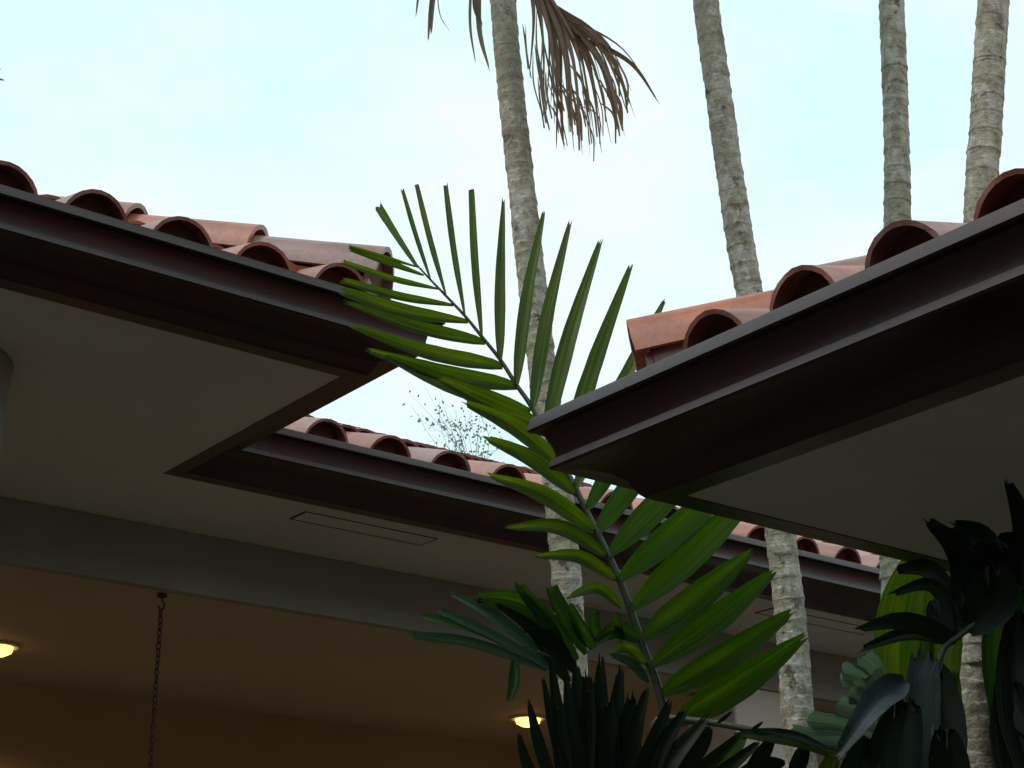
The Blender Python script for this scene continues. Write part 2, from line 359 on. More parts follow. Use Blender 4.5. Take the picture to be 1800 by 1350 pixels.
STOP = mesh('bird_stop', [Vector((math.cos(math.pi * k / 12) * TR * .87, .055, math.sin(math.pi * k / 12) * TR * .87)) for k in range(13)] + [Vector((math.cos(math.pi * k / 12) * TR * .87, .12, math.sin(math.pi * k / 12) * TR * .87)) for k in range(13)],
            [tuple(range(12, -1, -1))] + [(k, k + 1, k + 14, k + 13) for k in range(12)], M_MORT)
def frame(e, u, m):
    """rotation with x along the eave, y up the slope"""
    y = Vector((u.x, u.y, m)).normalized(); x = e.normalized(); z = x.cross(y).normalized()
    if z.z < 0: x, z = -x, -z
    return Matrix((x, y, z)).transposed()
STATS = {'cover': 0}
def tile_obj(name, me, loc, rot, parent):
    o = bpy.data.objects.new(name, me); put(o, parent, loc); o.rotation_euler = rot.to_euler(); return o
def jit(rot, a=0.022):
    return rot @ Matrix.Rotation(random.uniform(-a, a), 3, 'Z') @ Matrix.Rotation(random.uniform(-a, a), 3, 'Y')
def tile_face(origin, e, u, length, inside, roof, pitch, courses, single, offset=0.0, m=PITCH_M):
    """columns of barrel tiles from the eave up; inside(a, b) clips (a along the eave, b horizontal distance up)"""
    rot = frame(e, u, m); up = Vector((u.x, u.y, m)); nrm = rot @ Vector((0, 0, 1))
    ch = math.sqrt(1 + m ** 2); rest_v, rest_f = [], []
    tilt = Matrix.Rotation(-0.045, 3, 'X')
    ncol = int(length / pitch) + 1
    for c in range(ncol):
        a = offset + c * pitch
        if a > length: break
        for k in range(courses):
            b = k * TEXP / ch
            for kind in (0, 1):
                aa = a + (pitch / 2 if kind else 0); bb = b + (0.05 if kind else 0.0)
                if not inside(aa, b + 0.16): continue
                p = origin + e * aa + up * bb + nrm * (0.002 if kind == 0 else 0.060)
                if single(a, k):
                    me = random.choice(PANS if kind else COVERS)
                    tile_obj('pan_tile' if kind else 'cover_tile', me, p + nrm * random.uniform(-.003, .004), jit(rot @ tilt), roof)
                    if k == 0 and kind == 0: tile_obj('bird_stop', STOP, p, rot @ tilt, roof)
                elif kind == 0:
                    me = COVERS[(c + k) % 5]; base = len(rest_v); rt = rot @ tilt
                    rest_v += [p + rt @ v.co for v in me.vertices]; rest_f += [tuple(base + i for i in f_.vertices) for f_ in me.polygons]
    if rest_v:
        o = obj('upper_cover_tiles', rest_v, rest_f, M_TILE, roof, origin, smooth=False); o['kind'] = 'stuff'
def hip_line(corner, d, m, n, roof, start, raise_=0.03):
    dv = Vector((d[0], d[1], m)); ln = dv.length
    y = dv.normalized(); x = Vector((y.y, -y.x, 0)).normalized(); z = x.cross(y)
    rot = Matrix((x, y, z)).transposed()
    v_, f_ = box_vf(-.098, .098, start + .022, start + n * .43, -.16, .045)
    obj('mortar_bed', [corner + rot @ Vector(q_) for q_ in v_], f_, M_TILE, roof, corner)
    for i in range(n):
        p = corner + y * (start + i * 0.43) + z * (raise_ + 0.012)
        o = tile_obj('hip_tile', HIPS[i % 3], p, jit(rot @ Matrix.Rotation(-0.05, 3, 'X'), .01), roof)
        if i == 0:   # mortar plug closing the lowest hip tile
            vs = [p + rot @ Vector((math.cos(a) * 0.112, 0.035, math.sin(a) * 0.112)) for a in [math.pi * k / 10 for k in range(11)]]
            vs += [p + rot @ Vector((math.cos(a) * 0.108, 0.16, math.sin(a) * 0.108)) for a in [math.pi * k / 10 for k in range(11)]]
            vs += [p + rot @ Vector((0.10, 0.04, -0.06)), p + rot @ Vector((-0.10, 0.04, -0.06))]
            fs = [tuple(range(10, -1, -1)) ] + [(k, k + 1, k + 12, k + 11) for k in range(10)] + [(0, 10, 23, 22)]
            obj('mortar_plug', vs, fs, M_MORT, roof, p)

# ---- house 1: left wing and the long rear wing (one L-shaped house)
U1 = 2.0
h1 = empty('courtyard_house', (2.7, 7, 0), 'L-shaped cream house with red barrel-tile roof, left of and behind the palms', 'house')
Z1 = CAM.z + 1.0 * U1
XC, YF, YR = 1.336 * U1, 2.143 * U1, 2.736 * U1     # soffit edges: wing end, wing front, rear front
A1, B1 = 0.1146 * U1, 0.0906 * U1
XL, XR = -5.0, 14.0
YB = 3.04 * U1                                      # porch beam
ZB = CAM.z + 0.876 * U1
# soffit as two plates
box('soffit', XL, XC, YF, YB + .1, Z1, Z1 + .05, M_SOFF, h1)
box('soffit', XC + .0005, XR, YR, YB + .1, Z1, Z1 + .05, M_SOFF, h1)
cornice([(XL, YF), (XC, YF), (XC, YR), (XR, YR)], [(0, -1), (1, 0), (0, -1)], Z1, U1, h1)
box('porch_beam', XL, XR, YB, YB + .05, ZB, Z1 - .002, M_BEAM, h1)
YW = 8.15
box('ceiling', XL, XR, YB + .05, YW, ZB + .006, ZB + .05, M_CEIL, h1)
box('rear_wall', XL, XR, YW, YW + .2, 0, ZB + .05, M_WALLW, h1)
box('side_wall', XL - .2, XL, YF + .7, YW + .2, 0, Z1, M_WALL, h1)
box('side_wall', XR, XR + .2, YR + .4, YW + .2, 0, Z1, M_WALL, h1)
box('floor', XL, XR, YF + .3, YW, 0.01, 0.16, M_FLOOR, h1)
# columns
pc = on_z(38, 660, Z1)
def column(name, x0, x1, y0, y1, z1, parent): return box(name, x0, x1, y0, y1, 0.16, z1, M_WALL, parent, 0.012)
# round column under the left wing
def round_column(cx, cy, r, z1, parent):
    prof = [(r, 0.16), (r, z1 - .55), (r, z1 - .35), (r * 1.005, z1 - .2), (r * 1.02, z1 - .08), (r * 1.05, z1 - .003)]
    n = 40; vs = []; fs = []
    for rr, zz in prof: vs += [Vector((cx + rr * math.cos(2 * math.pi * k / n), cy + rr * math.sin(2 * math.pi * k / n), zz)) for k in range(n)]
    for i in range(len(prof) - 1):
        for k in range(n): fs.append((i * n + k, i * n + (k + 1) % n, (i + 1) * n + (k + 1) % n, (i + 1) * n + k))
    fs += [tuple(range(n - 1, -1, -1)), tuple((len(prof) - 1) * n + k for k in range(n))]
    return obj('column', vs, fs, M_BEAM, parent, (cx, cy, 0.16), smooth=True)
round_column(pc.x - .312, pc.y + .05, 0.27, Z1, h1)
c0 = on_y(1293, 1250, YB + .01); c1 = on_y(1424, 1250, YB + .01)
column('column', c0.x, c1.x, YB + .012, YB + .36, ZB - .001, h1)
column('column', c1.x + 4.0, c1.x + 4.6, YB + .012, YB + .36, ZB - .001, h1)
# timber lintel panel between the columns, behind the beam
box('timber_panel', c1.x + .002, c1.x + 3.998, YB + .30, YB + .36, ZB - .62, ZB - .002, M_WOOD, h1)
# soffit vents
for x0, x1 in ((1.663, 1.978), (2.95, 3.335), (0.2, 0.55)):
    a = box('soffit_vent', x0 * U1, x1 * U1, 2.782 * U1, 2.842 * U1, Z1 - .003, Z1 + .01, M_DARK, h1)
    box('vent_cover', x0 * U1 + .008, x1 * U1 - .008, 2.782 * U1 + .002, 2.842 * U1 - .012, Z1 - .0036, Z1 + .005, M_SOFF, a)
# roof
RD = 3.6; PITCH_R = 0.43
ex, ey, ez = XC + A1, YF - A1, Z1 + B1
er = YR - A1
def P(x, y, h): return Vector((x, y, ez - .02 + h * PITCH_M))
vs = [P(XL - .3, ey, 0), P(ex, ey, 0), P(ex - RD, ey + RD, RD), P(XL - .3, ey + RD, RD),
      P(ex, er, 0), P(ex - RD, er + RD, RD), P(XR + .3, er, 0), P(XR + .3, er + RD, RD * PITCH_R / PITCH_M),
      P(XL - .3, er + 2 * RD, 0), P(XR + .3, er + 2 * RD, 0), P(XL - .3, er + RD, RD * PITCH_R / PITCH_M), P(ex - RD, er + RD, RD * PITCH_R / PITCH_M)]
fs = [(0, 1, 2, 3), (1, 4, 5, 2), (4, 6, 7, 11), (3, 2, 5, 10), (10, 11, 7, 9, 8)]
roof1 = obj('roof', vs, fs, M_MORT, h1, (ex, ey, ez))
IN1 = 0.055
o1 = Vector((ex, ey + IN1, ez - .012))
xs = on_z(368, 400, ez).x                         # a crest seen at px 325
p1 = 0.2675
length = ex - (XL - .3)
off = (ex - xs) % p1
tile_face(o1, Vector((-1, 0, 0)) * -1 * -1, Vector((0, 1, 0)), length, lambda a, b: a > b * 1.0 + .10, roof1, p1, 9, lambda a, k: k < 3 and a < 5, off)
o2 = Vector((ex - IN1, ey, ez - .012))
tile_face(o2, Vector((0, 1, 0)), Vector((-1, 0, 0)), er - ey + 3.6, lambda a, b: a > b + .12 and a < er - ey + b - .05, roof1, p1, 9, lambda a, k: k < 3, 0.16)
o3 = Vector((ex, er + IN1, ez - .012))
p3 = 0.2895
x3 = on_z(720, 790, ez).x
off3 = (x3 - ex) % p3 - 13 * p3
tile_face(o3 + Vector((off3, 0, 0)), Vector((1, 0, 0)), Vector((0, 1, 0)), XR + .3 - ex - off3, lambda a, b: a + off3 > -b + .05, roof1, p3, 9, lambda a, k: k < 3 and -1.0 < a + off3 < 7, 0, PITCH_R)
hip_line(Vector((ex, ey, ez)), (-1, 1), PITCH_M + .01, 9, roof1, 0.22, .05)

# ---- house 2: the pavilion on the right
U2 = 2.0 * 1.137
Z2 = CAM.z + 0.548 * U2
X2, Y2 = 2.185 * 0.548 * U2, 2.268 * 0.548 * U2
h2 = empty('garden_pavilion', (6, 0, 0), 'near pavilion roof with red barrel tiles, dark brown cornice and pale soffit, on the right', 'house')
box('soffit', X2, 12, -8, Y2, Z2, Z2 + .05, M_SOFF, h2)
cornice([(X2, -8), (X2, Y2), (12, Y2)], [(-1, 0), (0, 1)], Z2, U2, h2)
A2, B2 = 0.1146 * U2, 0.0906 * U2
box('wall', 5.2, 11, -7, 0.6, 0, Z2 - .002, M_WALL, h2)
fx, fy, fz = X2 - A2, Y2 + A2, Z2 + B2
RD2 = 3.4
def P2(x, y, h): return Vector((x, y, fz - .02 + h * PITCH_M))
vs = [P2(fx, -8.3, 0), P2(fx, fy, 0), P2(fx + RD2, fy - RD2, RD2), P2(fx + RD2, -8.3, RD2), P2(12.3, fy, 0), P2(12.3, fy - RD2, RD2), P2(12.3, -8.3, RD2)]
fs = [(0, 3, 2, 1), (1, 2, 5, 4), (3, 6, 5, 2)]
roof2 = obj('roof', vs, fs, M_MORT, h2, (fx, fy, fz))
p2 = 0.2665
ys = on_z(1208, 600, fz).y
off2 = (fy - ys) % p2
tile_face(Vector((fx + IN1, fy, fz - .012)), Vector((0, -1, 0)), Vector((1, 0, 0)), 8, lambda a, b: a > b + .30, roof2, p2, 8, lambda a, k: k < 3 and a < 4, off2)
tile_face(Vector((fx, fy - IN1, fz - .012)), Vector((1, 0, 0)), Vector((0, -1, 0)), 9, lambda a, b: a > b + .12, roof2, p2, 8, lambda a, k: k < 2 and a < 5, .16)
hip_line(Vector((fx, fy, fz)), (1, -1), PITCH_M, 8, roof2, 0.29, .035)

# ---- unseen covered walkway, added to shade the courtyard from behind
wk = empty('added_shade_walkway', (-1, -2, 0), 'added timber walkway out of view above and behind the viewpoint, shading the courtyard', 'walkway')
ZK = 2.95
box('added_shade_roof', -7, 1.35, -9, 0.75, ZK, ZK + .12, M_WOOD, wk)
box('added_shade_wall', -7, 2.2, -4.2, -4.0, 0, ZK, M_WOOD, wk)
box('added_shade_wall', -7.2, -7, -9, 3.5, 0, ZK, M_WOOD, wk)
for px_, py_ in ((1.2, -1.6), (-3.2, 0.5), (-6.4, 0.5)): box('added_post', px_ - .07, px_ + .07, py_ - .07, py_ + .07, 0, ZK, M_WOOD, wk, .008)
box('added_floor', -7, 1.35, -9, 0.75, 0.006, 0.05, M_WOOD, wk)

# ---- unseen tall hedges, added behind and left to block low sky light
def hedge(x0, x1, y0, y1, h, label, seed):
    b = Vector(((x0 + x1) / 2, (y0 + y1) / 2, 0)); o = empty('added_shade_hedge', b, label, 'hedge'); rnd = random.Random(seed)
    nx, ny = max(2, int((x1 - x0) / .8)), max(2, int((y1 - y0) / .8)); nz = int(h / .8)
    v, f = box_vf(x0 + .3, x1 - .3, y0 + .3, y1 - .3, 0, h - .3); obj('blocking_core', v, f, M_SOIL, o, b)
    vs, fs = [], []
    for _ in range(9000):
        fcs = rnd.random(); p = Vector((rnd.uniform(x0, x1), rnd.uniform(y0, y1), rnd.uniform(0, h)))
        k = rnd.choice((0, 1, 2, 2)) if (x1 - x0) < (y1 - y0) else rnd.choice((2, 3, 4, 3))
        if k == 0: p.x = x1
        elif k == 1: p.x = x0
        elif k == 2: p.z = h
        elif k == 3: p.y = y1
        else: p.y = y0
        p += Vector((rnd.gauss(0, .12), rnd.gauss(0, .12), rnd.gauss(0, .15)))
        a = Vector((rnd.gauss(0, 1), rnd.gauss(0, 1), rnd.gauss(0, 1))).normalized(); c_ = a.orthogonal().normalized()
        n_ = len(vs); l_ = rnd.uniform(.12, .28); vs += [p, p + a * l_ * .5 + c_ * l_ * .25, p + a * l_, p + a * l_ * .5 - c_ * l_ * .25]; fs.append((n_, n_ + 1, n_ + 2, n_ + 3))
    c2 = obj('foliage', vs, fs, M_LEAFM, o, b); c2['kind'] = 'stuff'
hedge(-15, 16, -12.5, -11, 7.5, 'added tall hedge behind the walkway, out of view, blocking low sky light', 1)
hedge(-12.5, -11, -11, 16, 7.5, 'added tall hedge on the left, out of view, blocking low sky light', 2)

# ------------------------------------------------------------------ chain and downlights
def link_mesh():
    vs, fs = [], []; n, k_ = 14, 5; r, hw, hl = 0.0032, 0.0085, 0.017
    for i in range(n):
        a = 2 * math.pi * i / n
        cx, cz = math.cos(a) * hw, math.sin(a) * hl
        dn = Vector((math.cos(a) / hw, 0, math.sin(a) / hl)).normalized()
        for j in range(k_):
            b = 2 * math.pi * j / k_
            vs.append(Vector((cx, 0, cz)) + dn * r * math.cos(b) + Vector((0, 1, 0)) * r * math.sin(b))
    for i in range(n):
        for j in range(k_):
            fs.append((i * k_ + j, ((i + 1) % n) * k_ + j, ((i + 1) % n) * k_ + (j + 1) % k_, i * k_ + (j + 1) % k_))
    return mesh('chain_link', vs, fs, M_RUST, True)
top = on_z(285, 1046, ZB)
ch = empty('hanging_chain', (top.x, top.y, ZB), 'thin rusty iron chain hanging from a hook under the porch beam', 'chain')
LM = link_mesh()
for i in range(58):
    o = bpy.data.objects.new('chain_link', LM)
    put(o, ch, (top.x + random.uniform(-.001, .001), top.y, ZB - .075 - i * .0262)); o.rotation_euler = (random.uniform(-.08, .08), random.uniform(-.08, .08), (math.pi / 2) * (i % 2) + .5 + random.uniform(-.2, .2))
pts = [Vector((top.x, top.y, ZB + .0)), Vector((top.x, top.y, ZB - .02)), Vector((top.x + .012, top.y, ZB - .035)), Vector((top.x + .008, top.y, ZB - .055)), Vector((top.x - .008, top.y, ZB - .058)), Vector((top.x - .012, top.y, ZB - .045))]
v, f, _ = tube_vf(spline(pts, 18), [.0035] * 18, 6); obj('hook', v, f, M_RUST, ch, top, True)
v, f, _ = tube_vf([Vector((top.x, top.y, ZB - .001)), Vector((top.x, top.y, ZB - .010))], [.022, .018], 14); obj('hook_plate', v, f, M_RUST, ch, top)

def ring_vf(c, r0, r1, h, n=28):
    vs = []; fs = []
    for rr, zz in ((r1, 0), (r1, -h), (r0, -h), (r0, 0.0)):
        vs += [c + Vector((rr * math.cos(2 * math.pi * k / n), rr * math.sin(2 * math.pi * k / n), zz)) for k in range(n)]
    for i in range(4):
        j = (i + 1) % 4
        for k in range(n): fs.append((i * n + k, i * n + (k + 1) % n, j * n + (k + 1) % n, j * n + k))
    return vs, fs
def downlight(px, py, label, watts):
    p = on_z(px, py, ZB); p.z = ZB + .004
    t_ = empty('downlight', p, label, 'ceiling light', 'warm downlights in the porch ceiling')
    v, f = ring_vf(p, .072, .092, .012); obj('trim_ring', v, f, M_WALL, t_, p)
    n = 28; zz = [(.0715, -.006), (.064, -.034), (.034, -.050)]
    vs = [];
    for rr, h in zz: vs += [p + Vector((rr * math.cos(2 * math.pi * k / n), rr * math.sin(2 * math.pi * k / n), h)) for k in range(n)]
    fs = [tuple(2 * n + k for k in range(n - 1, -1, -1))]
    for i in range(2): fs += [(i * n + k, (i + 1) * n + k, (i + 1) * n + (k + 1) % n, i * n + (k + 1) % n) for k in range(n)]
    obj('lens', vs, fs, M_LAMP, t_, p, True)
    ld = bpy.data.lights.new('bulb', 'SPOT'); ld.spot_size = math.radians(150); ld.spot_blend = .5; ld.energy = watts; ld.color = (1, 0.60, 0.22); ld.shadow_soft_size = .05
    put(bpy.data.objects.new('bulb', ld), t_, p + Vector((0, 0, -.075)))
downlight(-4, 1135, 'glowing warm downlight in the porch ceiling at the left edge of the picture', 15)
downlight(928, 1262, 'glowing warm downlight in the porch ceiling behind the dark palm leaflets', 13)

# ------------------------------------------------------------------ leaves
def width_prof(kind, t):
    if kind == 'taper': return max(.10, min(1, .35 + t * 2.4) * (1 - max(0, t - .25) * 1.18))
    if kind == 'strip': return (0.30 + 0.70 * min(1, t / 0.35) ** 0.8) * (1 - 0.25 * max(0, t - .7) / .3)
    if kind == 'wide_tip': return 0.35 + 0.65 * t ** 0.7
    if kind == 'lance': return max(0.10, math.sin(math.pi * min(1, (t * 0.92 + 0.02)) ** 0.78) ** 0.85)
    if kind == 'mid': return max(0.16, math.sin(math.pi * min(1, (t * 0.86 + 0.03)) ** 0.62) ** 0.9)
    if kind == 'hang': return max(0.15, 1 - abs(t - .5) * 1.1)
    return math.sin(math.pi * (0.06 + t * .88)) ** .7
def leaf_vf(pts, width, view, kind='mid', roll=0.0, fold=0.25, jag=0.35, twist=0.0, seed=0, n=14, cross=7, ripple=0.04):
    """blade along pts (world), facing `view`, turned by roll about its own axis"""
    rnd = random.Random(seed); c = spline(pts, n); vs, fs, uv = [], [], []
    tot = sum((c[i + 1] - c[i]).length for i in range(n - 1))
    tipj = [rnd.uniform(-1, 0.15) * jag * width for _ in range(cross)]
    for i, p in enumerate(c):
        t = i / (n - 1); ax = (c[min(i + 1, n - 1)] - c[max(i - 1, 0)]).normalized()
        s = ax.cross(view)
        if s.length < .05: s = ax.cross(Vector((0, 0, 1)))
        s.normalize(); s = Matrix.Rotation(roll + twist * t, 3, ax) @ s; nr = s.cross(ax)
        hw = width * .5 * width_prof(kind, t) * (1 + rnd.uniform(-.03, .03))
        for k in range(cross):
            u = -1 + 2 * k / (cross - 1)
            off = fold * (abs(u) - .5) * hw + ripple * hw * math.sin(u * 7 + seed) 
            q_ = p + s * (u * hw) + nr * off
            if i == n - 1: q_ += ax * tipj[k]
            vs.append(q_); uv.append((.5 + u / 2, t))
    for i in range(n - 1):
        for k in range(cross - 1):
            a = i * cross + k; fs.append((a, a + 1, a + cross + 1, a + cross))
    return vs, fs, uv
SEED = [0]
def leaf(name, parent, pts, width, mtl, kind='mid', roll=0.0, **kw):
    SEED[0] += 1
    view = (CAM - pts[0]).normalized() if 'view' not in kw else kw.pop('view')
    vs, fs, uv = leaf_vf(pts, width, view, kind, roll, seed=SEED[0], **kw)
    return obj(name, vs, fs, mtl, parent, pts[0], True, uv)
def leaf_px(name, parent, px, R, wpx, mtl, kind='mid', roll=None, **kw):
    """px: list of photograph points base..tip; R: distance (or list)"""
    Rs = R if isinstance(R, (list, tuple)) else [R] * len(px)
    if len(Rs) == 2 and len(px) == 3: Rs = [Rs[0], (Rs[0] + Rs[1]) / 2, Rs[1]]
    pts = [at(x, y, r) for (x, y), r in zip(px, Rs)]
    if len(pts) == 2: pts = [pts[0], (pts[0] + pts[1]) / 2, pts[1]]
    if roll is None: roll = random.uniform(-.45, .45)
    wd = met(wpx, pts[0]) / max(.55, abs(math.cos(roll)))
    return leaf(name, parent, pts, wd, mtl, kind, roll, **kw)
def stem_px(name, parent, px, R, w0, w1, mtl, n=40):
    Rs = R if isinstance(R, (list, tuple)) else [R] * len(px)
    pts = [at(x, y, r) for (x, y), r in zip(px, Rs)]; c = spline(pts, n)
    rads = [met(w0 + (w1 - w0) * i / (n - 1), c[i]) / 2 for i in range(n)]
    v, f, uv = tube_vf(c, rads, 8); return obj(name, v, f, mtl, parent, c[0], True, uv)

# ------------------------------------------------------------------ palm clump in the middle
RF = 4.52
base = at(1190, 1500, RF); base.z = 0
pl = empty('courtyard_palm', base, 'young feather palm with bright backlit upright frond in the middle of the courtyard', 'palm')
bx, by = base.x, base.y
pts = [Vector((bx, by, 0)), Vector((bx + .01, by, .6)), Vector((bx, by + .01, 1.2)), at(1190, 1460, RF)]
v, f, uv = tube_vf(spline(pts, 30), [.05 - .012 * i / 29 for i in range(30)], 12); obj('stem', v, f, M_BARK, pl, base, True, uv)
rach = [(1196, 1460), (1178, 1300), (1154, 1200), (1139, 1162), (1122, 1112), (1097, 1040), (1072, 981), (1038, 913), (1010, 855), (972, 785), (933, 713), (908, 677), (880, 633), (848, 593), (817, 555), (782, 518), (757, 492), (733, 466)]
fr1 = stem_px('frond', pl, rach, RF, 17, 3, M_STEM, 70)
fr1['label'] = 'tall upright frond with green backlit leaflets'
Lr = 'leaflet'
right = [  # base, tip, width px, shape, (mid)
    ((733, 468), (664, 360), 17, 'wide_tip'), ((757, 492), (707, 332), 9, 'strip'), ((784, 519), (732, 322), 11, 'strip'), ((817, 553), (783, 322), 12, 'strip'),
    ((847, 591), (829, 332), 15, 'strip'), ((879, 632), (885, 348), 21, 'mid'), ((908, 675), (957, 367), 25, 'mid'), ((937, 716), (1003, 386), 27, 'mid'),
    ((960, 760), (1057, 418), 32, 'mid'), ((990, 820), (1110, 463), 34, 'mid'), ((1012, 858), (1170, 525), 31, 'mid'),
    ((1034, 893), (1190, 640), 34, 'mid'), ((1052, 935), (1235, 690), 44, 'mid'), ((1070, 978), (1292, 740), 54, 'lance'), ((1088, 1020), (1335, 790), 56, 'lance'),
    ((1108, 1072), (1352, 838), 58, 'lance'), ((1127, 1125), (1324, 966), 58, 'lance'), ((1145, 1172), (1368, 998), 54, 'lance'), ((1162, 1222), (1396, 1072), 58, 'lance'), ((1178, 1275), (1418, 1116), 62, 'lance')]
for i, (a, b, wd, kd) in enumerate(right):
    mx_, my_ = (a[0] + b[0]) / 2, (a[1] + b[1]) / 2
    bow = 0.02 if i > 5 else 0.01
    wd *= .94
    mid = (mx_ - (b[1] - a[1]) * -bow, my_ + (b[0] - a[0]) * bow + (6 if i > 12 else 0))
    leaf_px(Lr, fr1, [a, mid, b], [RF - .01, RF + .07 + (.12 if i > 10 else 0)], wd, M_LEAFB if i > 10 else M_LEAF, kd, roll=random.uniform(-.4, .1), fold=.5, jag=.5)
left = [
    ((735, 470), (612, 433), 8, 'strip', None), ((745, 484), (611, 436), 13, 'strip', None), ((770, 508), (600, 460), 13, 'strip', (690, 490)), ((797, 537), (598, 492), 17, 'strip', (700, 521)),
    ((823, 566), (598, 511), 27, 'strip', (712, 548)), ((853, 603), (601, 529), 27, 'mid', (730, 575)), ((884, 645), (611, 571), 33, 'mid', (752, 620)),
    ((909, 680), (634, 612), 36, 'mid', (775, 655)), ((933, 722), (668, 622), 36, 'lance', (800, 680)), ((952, 748), (760, 660), 40, 'lance', (868, 715)),
    ((988, 820), (806, 703), 36, 'lance', (905, 752)), ((1014, 870), (844, 766), 36, 'lance', (940, 812)), ((1050, 938), (856, 834), 37, 'lance', (962, 874)),
    ((1070, 980), (888, 928), 33, 'lance', (985, 930)), ((1085, 1020), (938, 978), 29, 'lance', (1018, 980)), ((1094, 1068), (996, 1052), 26, 'lance', (1050, 1036)), ((1122, 1128), (1044, 1132), 26, 'lance', (1082, 1108)), ((1136, 1168), (1070, 1150), 22, 'lance', (1104, 1142))]
for i, (a, b, wd, kd, mid) in enumerate(left):
    px = [a, mid, b] if mid else [a, b]
    wd *= .86
    leaf_px(Lr, fr1, px, [RF, RF - .02 - (.18 if i > 8 else .04)], wd, M_LEAF, kd, roll=random.uniform(.1, .5), fold=.75, jag=.6)
# left-leaning frond
fr2 = stem_px('frond', pl, [(1190, 1440), (1110, 1290), (1030, 1200), (985, 1165), (945, 1145)], [RF, RF - .1, RF - .2, RF - .25, RF - .28], 14, 5, M_STEM)
R2 = RF - .25
for a, b, mid, wd, kd, m_ in [
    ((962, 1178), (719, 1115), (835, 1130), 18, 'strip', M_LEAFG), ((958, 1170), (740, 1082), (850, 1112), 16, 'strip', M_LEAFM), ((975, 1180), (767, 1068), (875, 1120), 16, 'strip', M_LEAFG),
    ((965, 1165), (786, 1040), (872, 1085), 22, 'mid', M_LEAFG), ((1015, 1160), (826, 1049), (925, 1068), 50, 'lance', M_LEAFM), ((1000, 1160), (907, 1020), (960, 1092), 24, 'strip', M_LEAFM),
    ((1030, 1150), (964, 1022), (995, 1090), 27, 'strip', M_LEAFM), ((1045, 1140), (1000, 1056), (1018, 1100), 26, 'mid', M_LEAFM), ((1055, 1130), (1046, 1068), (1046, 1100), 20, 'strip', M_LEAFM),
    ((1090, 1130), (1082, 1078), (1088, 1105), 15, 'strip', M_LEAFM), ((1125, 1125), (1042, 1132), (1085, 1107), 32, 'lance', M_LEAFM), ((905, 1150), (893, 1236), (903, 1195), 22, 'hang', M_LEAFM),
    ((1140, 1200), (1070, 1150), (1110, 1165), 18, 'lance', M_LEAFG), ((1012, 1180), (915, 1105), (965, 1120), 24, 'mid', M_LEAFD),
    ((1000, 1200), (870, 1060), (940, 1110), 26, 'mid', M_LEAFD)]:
    leaf_px(Lr, fr2, [a, mid, b], [R2, R2 - .08], wd, m_, kd, fold=.4, jag=.6)
# dark erect frond in front
fr3 = stem_px('frond', pl, [(1150, 1480), (1120, 1400), (1080, 1330), (1050, 1290)], [RF - .3, RF - .38, RF - .42, RF - .45], 16, 8, M_STEM)
R3_ = RF - .45
for a, b, mid, wd in [((960, 1420), (911, 1286), (926, 1340), 22), ((985, 1420), (928, 1228), (948, 1310), 26), ((1010, 1420), (954, 1190), (975, 1290), 24), ((1030, 1420), (966, 1145), (985, 1270), 27),
    ((1050, 1420), (1012, 1158), (1022, 1280), 40), ((1075, 1420), (1056, 1150), (1056, 1290), 44), ((1100, 1420), (1139, 1203), (1112, 1310), 36),
    ((1115, 1430), (1180, 1225), (1140, 1330), 40), ((1130, 1440), (1250, 1254), (1170, 1350), 46), ((1060, 1400), (1030, 1175), (1040, 1280), 44), ((1150, 1440), (1300, 1290), (1215, 1370), 40), ((1170, 1430), (1340, 1300), (1260, 1365), 34),
    ((1120, 1430), (1210, 1240), (1155, 1330), 40), ((1080, 1420), (1092, 1168), (1080, 1290), 42), ((1040, 1420), (995, 1185), (1008, 1300), 36), ((1020, 1420), (1040, 1195), (1030, 1300), 46), ((1095, 1430), (1110, 1215), (1100, 1310), 50), ((1070, 1420), (1075, 1225), (1070, 1310), 50), ((1000, 1420), (985, 1230), (988, 1310), 36)]:
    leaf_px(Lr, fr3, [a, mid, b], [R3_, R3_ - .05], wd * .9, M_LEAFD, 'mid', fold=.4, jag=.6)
# frond lying to the right
fr4 = stem_px('frond', pl, [(1180, 1400), (1150, 1275), (1230, 1268), (1330, 1285), (1440, 1308), (1500, 1325)], [RF - .1, RF - .15, RF - .2, RF - .25, RF - .3, RF - .3], 16, 9, M_STEM)
R4 = RF - .25
for a, b, mid, wd, m_ in [((1260, 1272), (1288, 1250), (1274, 1262), 7, M_LEAFD), ((1320, 1284), (1342, 1268), (1331, 1277), 7, M_LEAFD), ((1300, 1285), (1460, 1318), (1390, 1290), 15, M_LEAFS), ((1290, 1290), (1490, 1340), (1400, 1305), 20, M_LEAF),
    ((1250, 1280), (1180, 1380), (1210, 1330), 40, M_LEAFD), ((1310, 1288), (1240, 1400), (1270, 1340), 36, M_LEAF), ((1360, 1295), (1300, 1400), (1325, 1350), 30, M_LEAFD),
    ((1420, 1308), (1395, 1400), (1400, 1350), 30, M_LEAFD), ((1470, 1318), (1440, 1410), (1450, 1370), 34, M_LEAF), ((1380, 1340), (1270, 1380), (1330, 1350), 30, M_LEAFD)]:
    leaf_px(Lr, fr4, [a, mid, b], [R4, R4 - .1], wd, m_, 'lance', fold=.4, jag=.9)

